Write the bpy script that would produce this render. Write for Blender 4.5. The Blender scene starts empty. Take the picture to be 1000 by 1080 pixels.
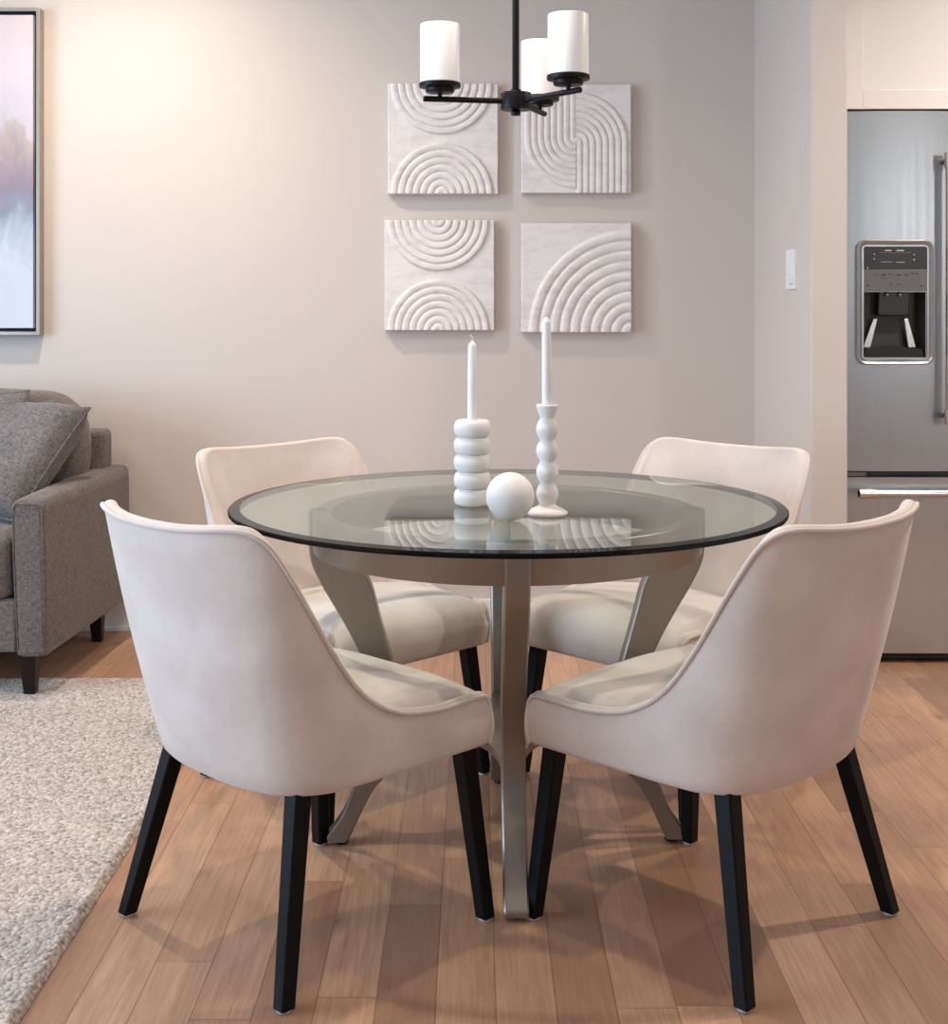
import bpy, bmesh, math, random
from mathutils import Vector, Matrix, noise
random.seed(7)
C = bpy.context.scene.collection
PI = math.pi
R = math.radians

# ------------------------------------------------------------------ helpers
def obj(name, bm, mat=None, parent=None, smooth=True, loc=None):
    me = bpy.data.meshes.new(name)
    bm.to_mesh(me); bm.free()
    mats = mat if isinstance(mat, (list, tuple)) else [mat]
    for m in mats:
        if m: me.materials.append(m)
    if smooth:
        for p in me.polygons: p.use_smooth = True
    o = bpy.data.objects.new(name, me); C.objects.link(o)
    if parent: o.parent = parent
    if loc: o.location = loc
    return o

def autosmooth(o, ang=35):
    bm = bmesh.new(); bm.from_mesh(o.data)
    for e in bm.edges:
        if len(e.link_faces) == 2 and e.calc_face_angle(0) > R(ang): e.smooth = False
    bm.to_mesh(o.data); bm.free()
    return o

def mod_bevel(o, w, seg=3, ang=30):
    m = o.modifiers.new('bevel', 'BEVEL'); m.width = w; m.segments = seg; m.limit_method = 'ANGLE'; m.angle_limit = R(ang)
    m.harden_normals = False
    return o

def mod_sub(o, n=2):
    m = o.modifiers.new('sub', 'SUBSURF'); m.levels = n; m.render_levels = n
    return o

def thing(name, label, cat, loc=(0, 0, 0), rotz=0, group=None):
    o = bpy.data.objects.new(name, None); C.objects.link(o)
    o.location = loc; o.rotation_euler = (0, 0, rotz); o.empty_display_size = .1
    o['label'] = label; o['category'] = cat
    if group: o['group'] = group
    return o

def tag(o, label, cat, group=None, kind=None):
    o['label'] = label; o['category'] = cat
    if group: o['group'] = group
    if kind: o['kind'] = kind
    return o

def struct(o, label=None):
    o['kind'] = 'structure'
    if label: o['label'] = label
    return o

def box(bm, x0, x1, y0, y1, z0, z1, mi=0):
    vs = [bm.verts.new(p) for p in ((x0,y0,z0),(x1,y0,z0),(x1,y1,z0),(x0,y1,z0),(x0,y0,z1),(x1,y0,z1),(x1,y1,z1),(x0,y1,z1))]
    for f in ((0,3,2,1),(4,5,6,7),(0,1,5,4),(1,2,6,5),(2,3,7,6),(3,0,4,7)):
        fc = bm.faces.new([vs[i] for i in f]); fc.material_index = mi
    return vs

def B(x0, x1, y0, y1, z0, z1):
    bm = bmesh.new(); box(bm, x0, x1, y0, y1, z0, z1); return bm

def loft(bm, rings, close_u=True, cap0=False, cap1=False, mi=0):
    vr = [[bm.verts.new(p) for p in r] for r in rings]
    n = len(vr[0])
    for a, b in zip(vr[:-1], vr[1:]):
        for i in range(n if close_u else n - 1):
            j = (i + 1) % n
            f = bm.faces.new((a[i], a[j], b[j], b[i])); f.material_index = mi
    if cap0: bm.faces.new(list(reversed(vr[0]))).material_index = mi
    if cap1: bm.faces.new(vr[-1]).material_index = mi
    return vr

def lathe(bm, prof, n=48, cx=0, cy=0, cap=True):
    rings = [[(cx + r * math.cos(2*PI*i/n), cy + r * math.sin(2*PI*i/n), z) for i in range(n)] for r, z in prof]
    loft(bm, rings, True, cap, cap)
    return bm

def tube(bm, pts, r, n=10, cap=True):
    pts = [Vector(p) for p in pts]
    rr = r if isinstance(r, (list, tuple)) else [r] * len(pts)
    rings = []; up = None
    for i, p in enumerate(pts):
        t = (pts[min(i+1, len(pts)-1)] - pts[max(i-1, 0)]).normalized()
        if up is None:
            up = Vector((0,0,1)) if abs(t.z) < .9 else Vector((1,0,0))
        a = t.cross(up).normalized(); b = a.cross(t).normalized(); up = b
        rings.append([p + rr[i] * (a * math.cos(2*PI*k/n) + b * math.sin(2*PI*k/n)) for k in range(n)])
    loft(bm, rings, True, cap, cap)
    return bm

def catmull(P, n):
    """list of tuples -> n samples evenly spaced in parameter"""
    m = len(P); out = []
    for k in range(n):
        t = k / (n - 1) * (m - 1); i = min(int(t), m - 2); f = t - i
        p0 = P[max(i-1, 0)]; p1 = P[i]; p2 = P[i+1]; p3 = P[min(i+2, m-1)]
        out.append(tuple(.5 * (2*b + (c-a)*f + (2*a-5*b+4*c-d)*f*f + (3*b-a-3*c+d)*f**3) for a, b, c, d in zip(p0, p1, p2, p3)))
    return out

def prism(bm, poly, y0, y1, axis='y', mi=0):
    """polygon (a,b) extruded along axis"""
    def P(a, b, c):
        return (a, c, b) if axis == 'y' else ((c, a, b) if axis == 'x' else (a, b, c))
    A = [bm.verts.new(P(a, b, y0)) for a, b in poly]; Bv = [bm.verts.new(P(a, b, y1)) for a, b in poly]
    n = len(poly)
    bm.faces.new(A).material_index = mi; bm.faces.new(list(reversed(Bv))).material_index = mi
    for i in range(n):
        bm.faces.new((A[i], Bv[i], Bv[(i+1) % n], A[(i+1) % n])).material_index = mi
    bmesh.ops.recalc_face_normals(bm, faces=bm.faces)
    return bm

def sstep(a, b, x):
    t = max(0, min(1, (x - a) / (b - a))); return t * t * (3 - 2 * t)

# ------------------------------------------------------------------ materials
class NT:
    def __init__(self, name):
        self.m = bpy.data.materials.new(name); self.m.use_nodes = True
        self.t = self.m.node_tree; self.n = self.t.nodes; self.l = self.t.links
        self.bsdf = self.n['Principled BSDF']; self.out = self.n['Material Output']
    def node(self, typ, **kw):
        nd = self.n.new(typ)
        for k, v in kw.items():
            if k.startswith('i_'): nd.inputs[k[2:].replace('_', ' ')].default_value = v
            else: setattr(nd, k, v)
        return nd
    def math(self, op, a, b=None, c=None):
        nd = self.n.new('ShaderNodeMath'); nd.operation = op
        for i, v in enumerate((a, b, c)):
            if v is None: continue
            if isinstance(v, (int, float)): nd.inputs[i].default_value = v
            else: self.l.new(v, nd.inputs[i])
        return nd.outputs[0]
    def mix(self, f, a, b, blend='MIX'):
        nd = self.n.new('ShaderNodeMix'); nd.data_type = 'RGBA'; nd.blend_type = blend
        for s, v in ((nd.inputs[0], f), (nd.inputs[6], a), (nd.inputs[7], b)):
            if isinstance(v, (int, float)): s.default_value = v
            elif isinstance(v, tuple): s.default_value = (*v, 1) if len(v) == 3 else v
            else: self.l.new(v, s)
        return nd.outputs[2]
    def ramp(self, f, stops, interp='LINEAR'):
        nd = self.n.new('ShaderNodeValToRGB'); cr = nd.color_ramp; cr.interpolation = interp
        while len(cr.elements) < len(stops): cr.elements.new(.5)
        for e, (p, c) in zip(cr.elements, stops): e.position = p; e.color = (*c, 1)
        self.l.new(f, nd.inputs[0]); return nd.outputs[0]
    def bump(self, h, strength=.3, dist=.002):
        nd = self.n.new('ShaderNodeBump'); nd.inputs['Strength'].default_value = strength; nd.inputs['Distance'].default_value = dist
        self.l.new(h, nd.inputs['Height']); self.l.new(nd.outputs[0], self.bsdf.inputs['Normal'])
    def set(self, **kw):
        names = dict(color='Base Color', rough='Roughness', metal='Metallic', spec='Specular IOR Level', sheen='Sheen Weight', sheenr='Sheen Roughness', coat='Coat Weight', aniso='Anisotropic', trans='Transmission Weight', alpha='Alpha', sss='Subsurface Weight', estr='Emission Strength', ecol='Emission Color')
        for k, v in kw.items():
            s = self.bsdf.inputs[names[k]]
            if isinstance(v, (int, float)): s.default_value = v
            elif isinstance(v, tuple): s.default_value = (*v, 1) if len(v) == 3 else v
            else: self.l.new(v, s)
    def coord(self, which='Object', scale=(1, 1, 1)):
        tc = self.n.new('ShaderNodeTexCoord'); mp = self.n.new('ShaderNodeMapping'); mp.inputs['Scale'].default_value = scale
        self.l.new(tc.outputs[which], mp.inputs[0]); return mp.outputs[0]
    def noise(self, vec, scale, detail=4, rough=.5, dist=0):
        nd = self.n.new('ShaderNodeTexNoise'); nd.inputs['Scale'].default_value = scale; nd.inputs['Detail'].default_value = detail
        nd.inputs['Roughness'].default_value = rough; nd.inputs['Distortion'].default_value = dist
        self.l.new(vec, nd.inputs['Vector']); return nd.outputs['Fac']

def srgb(r, g, b):
    f = lambda c: (c/255/12.92) if c/255 <= .04045 else ((c/255+.055)/1.055)**2.4
    return (f(r), f(g), f(b))

def paint(name, col, rough=.6, bump=.05, var=.03, spec=.3):
    m = NT(name); v = m.coord('Object')
    n = m.noise(v, 3, 3)
    c2 = tuple(x * (1 - var) for x in col)
    m.set(color=m.mix(n, col, c2), rough=rough, spec=spec)
    m.bump(m.noise(v, 400, 3), bump, .001)
    return m.m

def metal(name, col, rough, aniso=0, brush=None, bs=.05, mt=1.0):
    m = NT(name)
    m.set(color=col, rough=rough, metal=mt, aniso=aniso)
    if brush:
        v = m.coord('Object', brush); n = m.noise(v, 60, 4)
        m.bump(n, bs, .0005)
        m.set(rough=m.math('MULTIPLY_ADD', n, .12, rough - .06), color=m.mix(n, col, tuple(c*.93 for c in col)))
    return m.m

def fabric(name, c1, c2, scale=500, rough=.9, sheen=.3, bstr=.3, blotch=.5, dist=.0006):
    m = NT(name); v = m.coord('Object')
    vx = m.coord('Object', (1, 1, .25)); vz = m.coord('Object', (.25, .25, 1))
    w = m.math('ADD', m.noise(vx, scale, 2), m.noise(vz, scale, 2)); w = m.math('MULTIPLY', w, .5)
    big = m.noise(v, 7, 3)
    f = m.math('ADD', m.math('MULTIPLY', w, 1 - blotch), m.math('MULTIPLY', big, blotch))
    m.set(color=m.ramp(f, [(.38, c2), (.62, c1)]), rough=rough, sheen=sheen, sheenr=.4, spec=.2)
    m.bump(w, bstr, dist)
    return m.m

WALLC = srgb(208, 198, 189)
M = {}
M['wall'] = paint('wall_paint', WALLC, .55)
M['ceiling'] = paint('ceiling_paint', (.82, .80, .78), .8)
M['trim'] = paint('trim_paint', (.80, .79, .79), .35, .02)
M['cabinet'] = paint('cabinet_paint', (.90, .885, .86), .35, .02)
M['chair'] = fabric('cream_velvet', srgb(218, 206, 197), srgb(205, 191, 181), 350, .85, .35, .15, .8, .0004)
M['piping'] = fabric('piping_velvet', srgb(214, 202, 194), srgb(205, 193, 184), 400, .85, .3, .1)
M['black_wood'] = paint('black_leg', (.004, .004, .0045), .42, .05, spec=.14)
M['espresso'] = paint('espresso_wood', (.014, .008, .006), .35, .05, spec=.2)
M['black_metal'] = paint('black_metal', (.005, .005, .0055), .42, .02, spec=.22)
M['glide'] = paint('grey_glide', (.45, .45, .45), .4)
M['pewter'] = metal('pewter_metal', srgb(143, 134, 124), .36, 0, (1, 1, .2), mt=.7)
M['steel'] = metal('brushed_steel', srgb(194, 200, 204), .32, .5, (1, 1, .02), .04)
M['steel_bright'] = metal('polished_steel', srgb(205, 206, 206), .18)
M['steel_dark'] = metal('dark_steel', srgb(120, 120, 120), .35)
M['sofa'] = fabric('sofa_tweed', srgb(124, 114, 107), srgb(82, 75, 71), 260, .95, .25, .5, .12, .0008)
M['pillow'] = fabric('pillow_tweed', srgb(126, 121, 119), srgb(82, 79, 79), 240, .95, .25, .5, .15, .0008)
M['ceramic'] = paint('matte_ceramic', (.80, .77, .74), .55, .1)
M['wax'] = paint('candle_wax', (.86, .83, .78), .45, 0)
M['wick'] = paint('wick', (.75, .72, .68), .8)
M['plastic_black'] = paint('black_plastic', (.012, .012, .013), .25, 0)
M['plastic_dark'] = paint('dark_plastic', (.05, .05, .052), .35, 0)
M['plastic_grey'] = paint('grey_plastic', (.15, .16, .17), .4, 0)
M['plastic_white'] = paint('white_plastic', (.80, .80, .81), .35, 0)
M['mark_light'] = paint('printed_light', (.62, .62, .62), .5, 0)
M['mark_dark'] = paint('printed_dark', (.05, .05, .05), .5, 0)

m = NT('paddle_gloss'); m.set(color=(.5, .5, .5), metal=.8, rough=.25); M['paddle'] = m.m

# carved plaster relief
m = NT('whitewashed_relief'); v = m.coord('Object', (1, 1, 3)); n = m.noise(v, 14, 4, .6)
vo = m.coord('Object', (1, 1, 1)); n2 = m.noise(vo, 140, 3, .6)
m.set(color=m.ramp(n, [(.34, srgb(220, 212, 208)), (.56, srgb(232, 226, 222))]), rough=.75, spec=.2)
m.bump(n2, .25, .001); M['relief'] = m.m

# frosted glass shade, softly lit by the bulb within
m = NT('frosted_shade'); m.set(color=(.90, .88, .87), rough=.35, sss=0, ecol=(1, .965, .95), estr=.12); M['shade'] = m.m

# painting
m = NT('abstract_painting')
tc = m.n.new('ShaderNodeTexCoord'); sep = m.n.new('ShaderNodeSeparateXYZ'); m.l.new(tc.outputs['Object'], sep.inputs[0])
warp = m.noise(m.coord('Object', (1, 1, 1)), 4.5, 6, .62, 1.0)
warp2 = m.noise(m.coord('Object', (2.2, 1, .8)), 9, 6, .65, .6)
h = m.math('ADD', sep.outputs['Z'], m.math('MULTIPLY', m.math('SUBTRACT', warp, .5), .30))
h = m.math('ADD', h, m.math('MULTIPLY', m.math('SUBTRACT', warp2, .5), .12))
m.set(color=m.ramp(h, [(0.0, srgb(204, 210, 220)), (.20, srgb(196, 204, 216)), (.30, srgb(168, 178, 194)), (.36, srgb(134, 142, 162)), (.44, srgb(140, 128, 142)),
                       (.54, srgb(156, 142, 148)), (.625, srgb(178, 166, 162)), (.66, srgb(192, 186, 194)), (.82, srgb(204, 193, 199)), (1.0, srgb(204, 192, 194))]), rough=.7)
m.bump(m.noise(m.coord('Object'), 120, 3), .2, .001)
M['painting'] = m.m
M['frame_metal'] = metal('champagne_frame', srgb(178, 168, 156), .35)
M['frame_black'] = paint('frame_black', (.008, .008, .01), .6, 0)

# glass: reflection by viewing angle over tinted see-through (solid slab, shadow rays pass)
def glass(name, tint, refl=.85, f0=.04, col=(1, 1, 1), grazing=None):
    m = NT(name); m.n.remove(m.bsdf)
    geo = m.n.new('ShaderNodeNewGeometry'); dot = m.n.new('ShaderNodeVectorMath'); dot.operation = 'DOT_PRODUCT'
    m.l.new(geo.outputs['Incoming'], dot.inputs[0]); m.l.new(geo.outputs['Normal'], dot.inputs[1])
    c = m.math('ABSOLUTE', dot.outputs['Value'])
    f = m.math('POWER', m.math('SUBTRACT', 1, c), 5)
    f = m.math('MULTIPLY', m.math('MULTIPLY_ADD', f, 1 - f0, f0), refl)
    tr = m.n.new('ShaderNodeBsdfTransparent'); tr.inputs[0].default_value = (*tint, 1)
    gl = m.n.new('ShaderNodeBsdfGlossy'); gl.inputs['Roughness'].default_value = 0.0; gl.inputs[0].default_value = (*col, 1)
    if grazing: m.l.new(m.ramp(c, [(.105, grazing), (.155, tint)]), tr.inputs[0])
    mx = m.n.new('ShaderNodeMixShader'); m.l.new(f, mx.inputs[0]); m.l.new(tr.outputs[0], mx.inputs[1]); m.l.new(gl.outputs[0], mx.inputs[2])
    m.l.new(mx.outputs[0], m.out.inputs[0]); return m.m
M['glass'] = glass('table_glass', (.80, .855, .825), 1.08, col=(.93, .98, .95))
M['glass_under'] = glass('table_glass_underside', (.86, .90, .88), .25)
M['glass_bevel'] = glass('glass_bevel', (.045, .07, .07), .55, .04, grazing=(.66, .73, .70))  # refraction painted into the tint: dark facing the view, pale at grazing angles
M['glass_edge'] = glass('glass_edge', (.012, .025, .03), .30, .06)
M['bumper'] = glass('clear_bumper', (.8, .85, .85), .9, .08)
M['window_glass'] = glass('window_glass', (.97, .98, .98), .8)

# oak floor
m = NT('oak_floor')
tc = m.n.new('ShaderNodeTexCoord'); sep = m.n.new('ShaderNodeSeparateXYZ'); m.l.new(tc.outputs['Object'], sep.inputs[0])
W, X0, L = .1022, .0374, 1.2
cx = m.math('DIVIDE', m.math('SUBTRACT', sep.outputs['X'], X0), W)
col = m.math('FLOOR', cx); fx = m.math('FRACT', cx)
wn = m.n.new('ShaderNodeTexWhiteNoise'); wn.noise_dimensions = '1D'; m.l.new(m.math('ADD', col, 17.3), wn.inputs['W'])
cy = m.math('ADD', m.math('DIVIDE', sep.outputs['Y'], L), m.math('MULTIPLY', wn.outputs['Value'], 7.31))
row = m.math('FLOOR', cy); fy = m.math('FRACT', cy)
cb = m.n.new('ShaderNodeCombineXYZ'); m.l.new(col, cb.inputs[0]); m.l.new(row, cb.inputs[1])
wn2 = m.n.new('ShaderNodeTexWhiteNoise'); wn2.noise_dimensions = '2D'; m.l.new(cb.outputs[0], wn2.inputs['Vector'])
rnd = wn2.outputs['Value']
off = m.n.new('ShaderNodeCombineXYZ'); m.l.new(m.math('MULTIPLY', rnd, 40), off.inputs[0]); m.l.new(m.math('MULTIPLY', rnd, 93), off.inputs[1]); 
va = m.n.new('ShaderNodeVectorMath'); va.operation = 'ADD'; m.l.new(tc.outputs['Object'], va.inputs[0]); m.l.new(off.outputs[0], va.inputs[1])
mp = m.n.new('ShaderNodeMapping'); mp.inputs['Scale'].default_value = (1, .035, 1); m.l.new(va.outputs[0], mp.inputs[0])
mp2 = m.n.new('ShaderNodeMapping'); mp2.inputs['Scale'].default_value = (1, .16, 1); m.l.new(va.outputs[0], mp2.inputs[0])
g1 = m.noise(mp.outputs[0], 150, 5, .62, .3)
g2 = m.noise(mp2.outputs[0], 14, 5, .62, 1.6)
base = m.ramp(rnd, [(0, srgb(154, 116, 91)), (.18, srgb(172, 131, 102)), (.45, srgb(187, 144, 113)), (.75, srgb(199, 157, 124)), (1, srgb(178, 138, 112))])
c = m.mix(m.math('MULTIPLY', m.ramp(g1, [(.40, (0,0,0)), (.66, (1,1,1))]), .38), base, srgb(128, 92, 72))
c = m.mix(m.math('MULTIPLY', m.ramp(g2, [(.46, (0,0,0)), (.74, (1,1,1))]), .45), c, srgb(140, 102, 80))
# knots
vk = m.n.new('ShaderNodeTexVoronoi'); vk.voronoi_dimensions = '2D'; vk.inputs['Scale'].default_value = 1.9; mk = m.n.new('ShaderNodeMapping'); mk.inputs['Scale'].default_value = (1, .55, 1)
m.l.new(va.outputs[0], mk.inputs[0]); m.l.new(mk.outputs[0], vk.inputs['Vector'])
kn = m.ramp(vk.outputs['Distance'], [(.0, (1,1,1)), (.018, (.45,.45,.45)), (.06, (0,0,0))])
c = m.mix(m.math('MULTIPLY', kn, .7), c, srgb(84, 58, 44))
ex = m.math('MULTIPLY', m.math('MINIMUM', fx, m.math('SUBTRACT', 1, fx)), W)
ey = m.math('MULTIPLY', m.math('MINIMUM', fy, m.math('SUBTRACT', 1, fy)), L)
e = m.math('MINIMUM', ex, ey)
mr = m.n.new('ShaderNodeMapRange'); mr.inputs['From Min'].default_value = .0004; mr.inputs['From Max'].default_value = .0018; m.l.new(e, mr.inputs['Value'])
c = m.mix(m.math('MULTIPLY', m.math('SUBTRACT', 1, mr.outputs[0]), .5), c, srgb(80, 52, 38))
m.set(color=c, rough=m.math('MULTIPLY_ADD', g2, .15, .33), spec=.45)
hh = m.math('ADD', m.math('MULTIPLY', mr.outputs[0], 1.0), m.math('MULTIPLY', g1, -.12))
m.bump(hh, .35, .0012)
M['floor'] = m.m

# rug
m = NT('wool_rug'); v = m.coord('Object')
vo = m.n.new('ShaderNodeTexVoronoi'); vo.inputs['Scale'].default_value = 105; m.l.new(v, vo.inputs['Vector'])
n = m.noise(v, 60, 4, .7); n3 = m.noise(v, 5, 3)
sp = m.n.new('ShaderNodeSeparateColor'); m.l.new(vo.outputs['Color'], sp.inputs[0])
f = m.math('ADD', m.math('MULTIPLY', sp.outputs[0], .45), m.math('MULTIPLY', n, .55))
cc = m.ramp(f, [(.2, srgb(124, 106, 94)), (.45, srgb(182, 166, 152)), (.75, srgb(213, 199, 186))])
cc = m.mix(m.math('MULTIPLY', n3, .3), cc, srgb(190, 180, 170))
m.set(color=cc, rough=1, sheen=.3, spec=.05)
hd = m.math('ADD', m.math('SUBTRACT', 1, vo.outputs['Distance']), m.math('MULTIPLY', n, .5))
m.bump(hd, .9, .006); M['rug'] = m.m

# ------------------------------------------------------------------ room
ZW = 4.89   # rear wall
H = 2.75
struct(obj('floor', B(-4.4, 3.6, -3.0, 5.6, -.05, 0), M['floor'], smooth=False), 'oak plank floor')
struct(obj('ceiling', B(-4.4, 3.6, -3.0, 5.6, H, H + .1), M['ceiling'], smooth=False), 'white ceiling')
struct(obj('wall_back', B(-4.4, 1.028, ZW, ZW + .12, 0, H), M['wall'], smooth=False), 'greige wall behind the table')
o = struct(obj('wall_right', B(1.028, 1.140, 4.07, 5.3, 0, H), M['wall'], smooth=False), 'short return wall beside the refrigerator'); mod_bevel(o, .006, 3)
struct(obj('wall_alcove', B(1.140, 3.6, 5.3, 5.42, 0, H), M['wall'], smooth=False), 'wall behind the refrigerator')
# left wall and the wall behind the camera, each with a wide window opening
def wall_with_opening(name, along, a0, a1, pos, th, o0, o1, s0, s1, label):
    bm = bmesh.new()
    def bb(u0, u1, z0, z1):
        if along == 'y': box(bm, pos, pos + th, u0, u1, z0, z1)
        else: box(bm, u0, u1, pos, pos + th, z0, z1)
    bb(a0, o0, 0, H); bb(o1, a1, 0, H); bb(o0, o1, 0, s0); bb(o0, o1, s1, H)
    struct(obj(name, bm, M['wall'], smooth=False), label)
wall_with_opening('wall_left', 'y', -3.0, ZW, -4.4, .12, .2, 3.6, .35, 2.45, 'living side wall with window')
wall_with_opening('wall_kitchen', 'y', -3.0, 5.3, 3.5, .1, -2.3, -1.3, .95, 2.45, 'kitchen side wall with an opening added for the refrigerator highlight')
wall_with_opening('wall_front', 'x', -4.28, 3.5, -3.0, .12, -3.0, 1.6, .1, 2.4, 'wall behind the camera with glazed opening')
def window(name, along, pos, o0, o1, s0, s1, k):
    bm = bmesh.new()
    def bb(u0, u1, z0, z1):
        if along == 'y': box(bm, pos, pos + .06, u0, u1, z0, z1)
        else: box(bm, u0, u1, pos, pos + .06, z0, z1)
    bb(o0, o1, s0, s0 + .06); bb(o0, o1, s1 - .06, s1)
    for i in range(k + 1):
        u = o0 + (o1 - o0 - .06) * i / k; bb(u, u + .06, s0 + .06, s1 - .06)
    w = struct(obj(name, bm, M['trim'], smooth=False))
window('window_1', 'y', -4.36, .2, 3.6, .35, 2.45, 3)
window('added_kitchen_window', 'y', 3.52, -2.3, -1.3, .95, 2.45, 1)  # unseen window added to put a bright band in the steel door
window('window_2', 'x', -2.96, -3.0, 1.6, .1, 2.4, 3)

# baseboards with shoe moulding
bb = bmesh.new(); box(bb, -4.28, 1.014, ZW - .014, ZW, 0, .115); box(bb, -4.28, 1.014, ZW - .028, ZW - .014, 0, .02)
mod_bevel(struct(obj('baseboard_back', bb, M['trim'], smooth=False)), .004, 2)
bb = bmesh.new(); box(bb, 1.014, 1.028, 4.056, ZW, 0, .115); box(bb, 1.000, 1.014, 4.042, ZW - .03, 0, .02); box(bb, 1.028, 1.14, 4.056, 4.07, 0, .115)
mod_bevel(struct(obj('baseboard_right', bb, M['trim'], smooth=False)), .004, 2)

# ------------------------------------------------------------------ refrigerator
U = 4.43 / 1407
fx_ = lambda px: (px - 500) * U
fh_ = lambda py: 1.19 - (py - 322) * U
FL, FT = 1.226, fh_(117)
fr = thing('refrigerator', 'stainless steel french door refrigerator with water dispenser, in the alcove beside the white cabinet panel', 'refrigerator', (1.68, 4.43, 0))
def T(bm, dx=-1.68, dy=-4.43):
    bmesh.ops.translate(bm, vec=(dx, dy, 0), verts=bm.verts); return bm
def sheet_door(name, x0, x1, z0, z1, holes=(), bulge=.010, th=.07, mat=None):
    """steel door with gently convex front, optional rectangular hole"""
    xs = sorted(set([x0 + (x1 - x0) * i / 24 for i in range(25)] + [h[0] for h in holes] + [h[1] for h in holes]))
    zs = sorted(set([z0, z1] + [h[2] for h in holes] + [h[3] for h in holes]))
    xs = [x0, x0+.0015, x0+.004, x0+.008] + [x for x in xs if x0+.012 < x < x1-.012] + [x1-.008, x1-.004, x1-.0015, x1]
    def yy(x):
        t = (x - x0) / (x1 - x0) * 2 - 1
        d = min(x - x0, x1 - x); r = .008
        rnd = (r - math.sqrt(max(0, r*r - (r - d)**2))) if d < r else 0
        return 4.43 + bulge * (t*t) + rnd
    bm = bmesh.new(); g = {}
    for i, x in enumerate(xs):
        for j, z in enumerate(zs): g[i, j] = bm.verts.new((x, yy(x), z))
    for i in range(len(xs) - 1):
        for j in range(len(zs) - 1):
            xm, zm = (xs[i]+xs[i+1])/2, (zs[j]+zs[j+1])/2
            if any(h[0] < xm < h[1] and h[2] < zm < h[3] for h in holes): continue
            bm.faces.new((g[i,j], g[i+1,j], g[i+1,j+1], g[i,j+1]))
    # sides, top, bottom
    yb = 4.43 + th
    bt = [bm.verts.new((x, yb, zs[0])) for x in xs]; tp = [bm.verts.new((x, yb, zs[-1])) for x in xs]; J = len(zs)-1
    for i in range(len(xs)-1):
        bm.faces.new((g[i,0], bt[i], bt[i+1], g[i+1,0])); bm.faces.new((g[i,J], g[i+1,J], tp[i+1], tp[i]))
    for i in (0, len(xs)-1):
        bm.faces.new([g[i,j] for j in range(J+1)] + [tp[i], bt[i]])
    bmesh.ops.recalc_face_normals(bm, faces=bm.faces)
    return autosmooth(obj(name, T(bm), mat or M['steel'], fr), 40)
obj('cabinet_body', T(B(FL + .004, 2.134, 4.502, 5.2, .04, FT - .012)), M['plastic_grey'], fr, smooth=False)
hx0, hx1, hz0, hz1 = fx_(911), fx_(976.5), fh_(377), fh_(308)
dl = sheet_door('door', FL, 1.6775, fh_(497), FT, [(hx0, hx1, hz0, hz1)])
dr = sheet_door('door', 1.6815, 2.134, fh_(497), FT)
dw = sheet_door('freezer_drawer', FL, 2.134, fh_(689), fh_(503.5), bulge=.006)
obj('base_grille', T(B(FL + .01, 2.124, 4.47, 4.53, .006, .045)), M['plastic_black'], fr, smooth=False)
bm = bmesh.new()
for k in range(3):
    bm = bmesh.new(); box(bm, FL + .03, 2.10, 4.464, 4.47, .012 + k*.010, .016 + k*.010)
    obj('grille_slot', T(bm), M['plastic_dark'], fr, smooth=False)
obj('hinge_cover', T(B(FL + .003, fx_(914), 4.437, 4.50, fh_(502.5), fh_(498))), M['steel_dark'], fr, smooth=False)
def handle(name, pts, ends, parent):
    bm = bmesh.new(); tube(bm, pts, .0125, 16)
    for a, b in ends: tube(bm, [a, b], .0165, 16)
    h = obj(name, T(bm), M['steel_bright'], parent); autosmooth(h, 50); return h
def posts(parent, L):
    for p, q in L:
        bm = bmesh.new(); tube(bm, [p, q], .009, 12)
        autosmooth(obj('handle_post', T(bm), M['steel_dark'], parent), 50)
for X, d in ((fx_(995.5), dl), (1.6815*2 - fx_(995.5), dr)):
    z0, z1 = fh_(446), fh_(163); Y = 4.375
    h_ = handle('handle', [(X, Y, z0), (X, Y, z1)], [((X, Y, z0), (X, Y, z0+.05)), ((X, Y, z1-.05), (X, Y, z1))], d)
    posts(d, [((X, Y, z0+.025), (X, 4.437, z0+.025)), ((X, Y, z1-.025), (X, 4.437, z1-.025))])
Z = fh_(518); Y = 4.375; xa, xb = fx_(901), 1.68*2 - fx_(901)
handle('handle', [(xa, Y, Z), (xb, Y, Z)], [((xa, Y, Z), (xa+.055, Y, Z)), ((xb-.055, Y, Z), (xb, Y, Z))], dw)
posts(dw, [((xa+.03, Y, Z), (xa+.03, 4.437, Z)), ((xb-.03, Y, Z), (xb-.03, 4.437, Z))])
# dispenser
def rrect(x0, x1, z0, z1, r, n=7):
    P = []
    for cx_, cz_, a0 in ((x1-r, z0+r, -90), (x1-r, z1-r, 0), (x0+r, z1-r, 90), (x0+r, z0+r, 180)):
        for k in range(n+1):
            a = R(a0 + 90*k/n); P.append((cx_ + r*math.cos(a), cz_ + r*math.sin(a)))
    return P
dx0, dx1, dz0, dz1 = fx_(903), fx_(985), fh_(385), fh_(252.5)
bm = bmesh.new(); rings = []
for ins, y, r in ((0, 4.437, .03), (.002, 4.422, .03), (.006, 4.417, .028), (.012, 4.420, .022), (.016, 4.427, .018), (.019, 4.424, .014), (.0235, 4.424, .008), (.0245, 4.436, .006)):
    rings.append([(x, y, z) for x, z in rrect(dx0+ins, dx1-ins, dz0+ins, dz1-ins, r)])
loft(bm, rings); bmesh.ops.recalc_face_normals(bm, faces=bm.faces)
autosmooth(obj('dispenser_bezel', T(bm), M['steel'], fr), 40)
ix0, ix1 = dx0+.024, dx1-.024
bm = B(ix0, ix1, 4.426, 4.437, fh_(284.5), dz1-.024); nf = len(bm.faces)
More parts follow.
